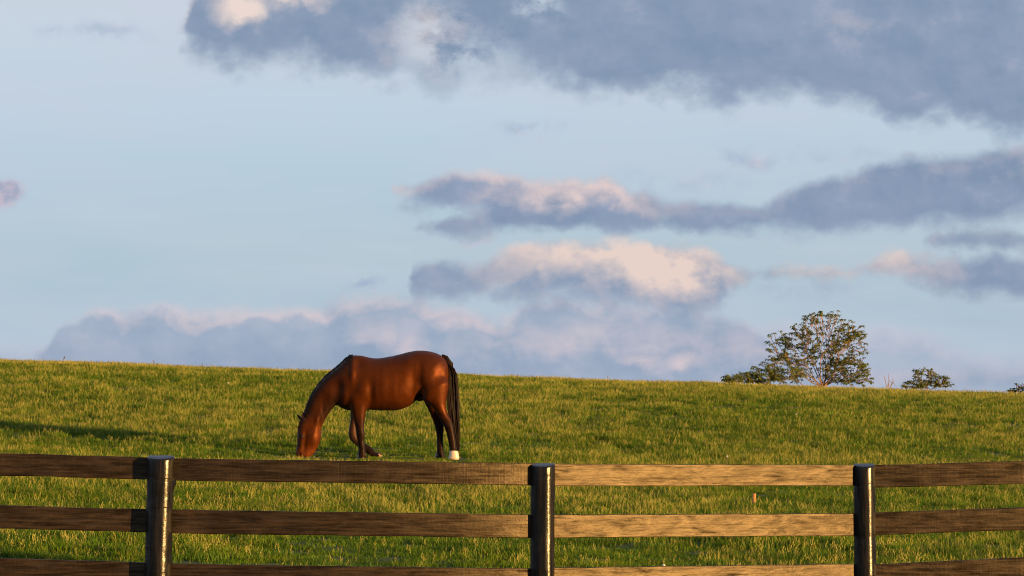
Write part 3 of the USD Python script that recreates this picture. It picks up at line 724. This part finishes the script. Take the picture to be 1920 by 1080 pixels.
for i in range(900):
    t = hr.uniform(); p = np.array([np.interp(t, tc, CREST[:, 0]), np.interp(t, tc, CREST[:, 1])])
    q = np.array([np.interp(min(t + .02, 1), tc, CREST[:, 0]), np.interp(min(t + .02, 1), tc, CREST[:, 1])]) - p + [1e-6, 0]
    q /= np.hypot(*q); inn = np.array([-q[1], q[0]])
    if inn[1] < 0: inn = -inn
    side = -1 if hr.uniform() < .6 else 1
    L = hr.uniform(24, 78) * (1 if side > 0 else .8) * np.interp(t, [0, .8, 1], [1, 1, .35])
    j = hr.normal(0, 4)
    up = hr.uniform(2, 12)
    dn = inn * .8 + np.array([-.1, .6])
    ww = np.interp(t, [0, 1], [44, 64])
    pts = [(*(p + inn * 6), side * 5), (*(p - inn * up * .7 + q * j), side * 6), (*(p + dn * L * .45 + q * j), side * (18 + ww * .30)), (*(p + dn * L + q * j * 1.5), side * (24 + ww * .45))]
    mane.append(strand(pts, 4.2, .8, 8, 2.5, hr))
for i in range(60):      # forelock
    y = hr.uniform(-22, 22)
    mane.append(strand([(222, 668, y * .5), (204, 676, y), (188, 716 + hr.normal(0, 6), y * 1.2), (180 + hr.normal(0, 3), 750 + hr.uniform(0, 40), y * 1.3)], 4, .8, 8, 2, hr))
v, f = join(mane)
part(horse, 'mane', (to_m(v), f), M_hair, smooth=True)


# ---------------------------------------------------------------- trees and shrubs on the crest
def leaf_material(name, a, b):
    g = Graph()
    rnd = g.add('geometry', 'random_per_island')
    pos = g.add('geometry', 'position')
    col = g.mix(rnd, a, b)
    col = g.mix(g.lin(g.noise(pos, 1.2, 2, .5), .35, .65, 0, .5), col, tuple(np.array(a) * .7))
    pb = g.add('principled_bsdf', 'BSDF', base_color=col, roughness=.5, specular_ior_level=.3)
    tl = g.add('translucent_bsdf', 'BSDF', color=g.mix(.5, col, (.12, .13, .015)))
    return g.make(name, g.add('mix_closure', 'closure', fac=.42, closure1=pb, closure2=tl))
M_leaf = leaf_material('olive_leaf', (.12, .145, .022), (.22, .235, .04))
M_leaf_dark = leaf_material('dark_leaf', (.022, .045, .018), (.05, .075, .025))
g = Graph()
bn = g.noise(g.map(g.add('geometry', 'position'), (9, 9, 2)), 1.0, 4, .6)
M_bark = g.make('bark', g.add('principled_bsdf', 'BSDF', base_color=g.mix(bn, (.10, .055, .032), (.24, .14, .085)), roughness=.85, normal=g.add('bump', 'normal', height=bn, strength=.5, distance=.03)))

def kmeans(p, k, r):
    c = p[r.choice(len(p), k, replace=False)]
    for _ in range(6):
        lab = ((p[:, None] - c[None]) ** 2).sum(-1).argmin(1)
        for j in range(k):
            if (lab == j).any(): c[j] = p[lab == j].mean(0)
    return lab
def grow(base, tips, r, radius, out, level=0, first=8, heading=None):
    """Branches from base to every tip, dividing on the way; out gets (level, points, radii)."""
    if len(tips) == 1:
        m = base + (tips[0] - base) * .5 + r.normal(0, .05, 3) * np.linalg.norm(tips[0] - base) + [0, 0, -.04 * np.linalg.norm(tips[0] - base)]
        out.append((level, [base, m, tips[0]], [radius, radius * .7, radius * .35])); return
    k = min(len(tips), first if level == 0 else int(r.integers(2, 4)))
    lab = kmeans(tips, k, r)
    for j in range(k):
        t = tips[lab == j]
        if not len(t): continue
        if len(t) == 1: grow(base, t, r, radius * .5, out, level + 1); continue
        c = t.mean(0); L = c - base
        end = base + L * r.uniform(.42, .6) + r.normal(0, .045, 3) * np.linalg.norm(L)
        rad = radius * max(.3, (len(t) / len(tips)) ** .42)
        mid = (base + end) / 2 + r.normal(0, .05, 3) * np.linalg.norm(L)
        out.append((level, [base, mid, end], [rad, rad * .85, rad * .72]))
        grow(end, t, r, rad * .72, out, level + 1)
def rosette(c, R, n, r, droop=.45):
    V, F = [], []
    for i in range(n):
        a = r.uniform(0, 2 * np.pi); d = np.array([math.cos(a), math.sin(a), 0]); L = R * r.uniform(.55, 1.1)
        e = r.uniform(-.5, .35)
        s = np.array([-d[1], d[0], r.normal(0, .4)]) * L * r.uniform(.10, .17)
        p0 = c + r.normal(0, .05, 3) * R; p1 = p0 + d * L * .55 + [0, 0, L * (e * .55 + .12)]; p2 = p0 + d * L + [0, 0, L * (e - droop * r.uniform(.4, 1))]
        k = len(V); V += [p0, p1 - s, p1 + s, p2]; F += [[k, k + 1, k + 2], [k + 1, k + 3, k + 2]]
    return np.array(V), np.array(F)
def tree(name, label, cat, base_px, d, blobs, ntips, radius, leafR, leaves, mat, seed, first=8, depth=.7, sink=.25, inner=.35, group=None, stem=.0):
    """blobs: (px, py, rx, ry, weight) ellipses of crown at distance d, given real depth."""
    r = np.random.default_rng(seed)
    base = at(*base_px, d); base[2] -= sink
    s = FOCAL / d
    tips = []
    w = np.array([b[4] for b in blobs], float); w /= w.sum()
    while len(tips) < ntips:
        bx, by, rx, ry, _ = blobs[r.choice(len(blobs), p=w)]
        q = r.normal(size=3); q /= np.linalg.norm(q); q *= (r.uniform(inner, 1) ** .6)
        p = at(bx + q[0] * rx, by - q[2] * ry, d) + [0, q[1] * rx / s * depth, 0]
        if p[2] < base[2] + sink * .6: continue
        tips.append(p)
    tips = np.array(tips)
    br = []
    root = base + [0, 0, stem + sink]
    grow(root, tips, r, radius, br, 0, first)
    t = thing(name, label, cat, base, group)
    trunk = [tube([base - base, root - base], [radius * 1.15, radius], 8)] + [tube(np.array(p) - base, np.array(q), 6) for l, p, q in br if l == 0]
    part(t, 'trunk', join(trunk), M_bark, smooth=True)
    part(t, 'branches', join([tube(np.array(p) - base, np.maximum(q, .015), 4) for l, p, q in br if l > 0]), M_bark, smooth=True)
    part(t, 'crown', join([rosette(p - base, leafR * r.uniform(.7, 1.2), leaves, r) for p in tips]), mat, kind='stuff')
    return t
TD = 200.0
tree('broad_tree', 'broad many-stemmed tree with thin open crown standing on the crest', 'tree', (1543, 726), TD,
     [(1545, 625, 62, 48, 5), (1588, 655, 40, 52, 3.2), (1500, 650, 40, 40, 2.2), (1460, 648, 26, 30, 1.5), (1470, 690, 46, 26, 2.4), (1588, 694, 44, 28, 4.0), (1612, 625, 12, 16, .5), (1530, 690, 50, 28, 1.4), (1620, 712, 20, 12, .5)],
     950, .12, .225, 16, M_leaf, 3, first=16, inner=.55)
tree('leafy_shrub', 'low olive green shrub at the left foot of the broad tree', 'shrub', (1440, 722), TD - 6, [(1436, 702, 32, 20, 2), (1400, 708, 26, 12, 1.2), (1475, 704, 36, 18, 1.4)], 190, .06, .3, 12, M_leaf, 4, first=5, group='shrubs along the crest')
tree('leafy_shrub', 'smallest low shrub farthest left along the crest near the broad tree', 'shrub', (1372, 722), TD - 8, [(1374, 711, 22, 9, 1)], 60, .04, .28, 10, M_leaf, 5, first=4, group='shrubs along the crest')
tree('leafy_shrub', 'arching rounded bush on the crest to the right of the dry stalks', 'shrub', (1738, 736), TD - 10, [(1734, 704, 28, 18, 2), (1768, 716, 20, 12, 1.2), (1712, 722, 24, 9, 1.2), (1742, 722, 24, 8, .8)], 170, .05, .24, 12, M_leaf, 6, first=5, group='shrubs along the crest')
tree('leafy_shrub', 'dark dense bush on the crest at the right edge', 'shrub', (1908, 744), TD - 10, [(1911, 728, 12, 12, 2), (1896, 734, 8, 6, 1), (1926, 730, 12, 10, 1)], 80, .05, .18, 12, M_leaf_dark, 7, first=4, inner=.1, group='shrubs along the crest')
# dry stalks
M_dry = usdkit.material(stage, LOOKS + 'dry_stem', {'p': ('principled_bsdf', {'base_color': (.17, .11, .075), 'roughness': .8})}, [], surface='p.BSDF')
b0 = at(1668, 730, TD - 12)
ds = thing('dry_stalks', 'bare dry stalks sticking up between the broad tree and the rounded bush', 'dry stalks', b0)
for p in ([(1664, 730), (1660, 712), (1657, 704)], [(1666, 730), (1667, 712), (1665, 700)], [(1668, 730), (1673, 716), (1681, 726)], [(1669, 728), (1675, 715), (1672, 708)], [(1663, 728), (1668, 714), (1676, 720)]):
    part(ds, 'stalk', tube(np.array([at(*q, TD - 12) - b0 for q in p]), [.025, .02, .01], 5), M_dry, smooth=True)

# ---------------------------------------------------------------- small things in the grass
def weed_mesh(seed, h):
    r = np.random.default_rng(seed); out = []
    p = [np.zeros(3), np.array([r.normal(0, .02), 0, h * .5]), np.array([r.normal(0, .05), 0, h])]
    out.append(tube(p, [.007, .006, .004], 4))
    heads = []
    for i in range(7):
        t = r.uniform(.72, 1); q = np.array([np.interp(t, [0, .5, 1], [a[0] for a in p]), 0, h * t])
        e = q + [r.normal(0, .03), r.normal(0, .03), r.uniform(.01, .05)]
        heads.append(tube([q, (q + e) / 2, e], [.003, .009, .002], 4))
    return join(out), join(heads)
M_weed = usdkit.material(stage, LOOKS + 'weed', {'p': ('principled_bsdf', {'base_color': (.10, .085, .045), 'roughness': .8})}, [], surface='p.BSDF')
first = None
for px, where in [(118, 'leftmost on the crest near the left edge of the picture'), (205, 'on the crest above the dark shadow streak'), (287, 'on the crest above the left fence post'), (381, 'on the crest between the left post and the horse'), (521, 'on the crest just left of the horse'), (972, 'on the crest right of the horse, the nearer of two'), (1140, 'on the crest right of the horse, the farther of two')]:
    d = 80.0 + rng.uniform(-4, 4); x = (px - 960) / FOCAL * d
    loc = (x, d, float(ground(x, d)))
    lab = 'thin dark weed stalk ' + where
    if first is None:
        first = thing('weed_stalk', lab, 'weed', loc, 'weed stalks along the skyline')
        s_, h_ = weed_mesh(1, .24)
        part(first, 'stem', s_, M_weed); part(first, 'seed_head', h_, M_weed)
    else: copy_of(first, 'weed_stalk', lab, 'weed', loc, 'weed stalks along the skyline', rng.uniform(0, 6), rng.uniform(.55, .85))
def depth_of(px, py):
    d = np.arange(22, 84, .1); v = ray(px, py)
    h = EYE[2] + v[2] * d - ground(v[0] * d, d)
    return float(d[np.argmax(h < .12)])
M_clock = usdkit.material(stage, LOOKS + 'dandelion', {'p': ('principled_bsdf', {'base_color': (.34, .33, .29), 'roughness': .9})}, [], surface='p.BSDF')
first = None
for px, py, lab in [(427, 719, 'white dandelion seed head on the upper slope left of the horse'), (1363, 859, 'white dandelion seed head just above the gleaming middle top board'), (1492, 777, 'white dandelion seed head on the slope below the broad tree'), (1838, 756, 'white dandelion seed head near the crest at far right'), (1242, 1063, 'white dandelion seed head beside the lowest gleaming board')]:
    d = depth_of(px, py); x = (px - 960) / FOCAL * d; loc = (x, d, float(ground(x, d)))
    if first is None:
        first = thing('dandelion_clock', lab, 'dandelion', loc, 'dandelion clocks in the grass')
        part(first, 'stem', tube([(0, 0, 0), (.005, 0, .06), (.01, 0, .12)], [.003, .003, .003], 4), M_weed)
        e = trimesh.creation.icosphere(2, .014); e.vertices *= (1 + .25 * rng.uniform(-1, 1, (len(e.vertices), 1))); e.apply_translation([.01, 0, .13])
        part(first, 'seed_head', e, M_clock)
    else: copy_of(first, 'dandelion_clock', lab, 'dandelion', loc, 'dandelion clocks in the grass', rng.uniform(0, 6), rng.uniform(.7, 1.1))
# splintered stub
sd = depth_of(1413, 929)
sx = (1413 - 960) / FOCAL * sd
stub = trimesh.creation.cylinder(.024, .22, sections=9); stub.apply_translation([0, 0, .03])
top = stub.vertices[:, 2] > .1
stub.vertices[top, 2] += rng.uniform(-.03, .02, top.sum()); stub.vertices[top, :2] *= .85
M_stub = usdkit.material(stage, LOOKS + 'stub_wood', {'p': ('principled_bsdf', {'base_color': (.26, .10, .03), 'roughness': .7})}, [], surface='p.BSDF')
st = part(None, 'wooden_stub', stub, M_stub)
st.AddTranslateOp().Set(Gf.Vec3d(sx, sd, float(ground(sx, sd))))
tag(st, 'short broken orange brown wooden stub poking out of the grass below the top board', 'stub')
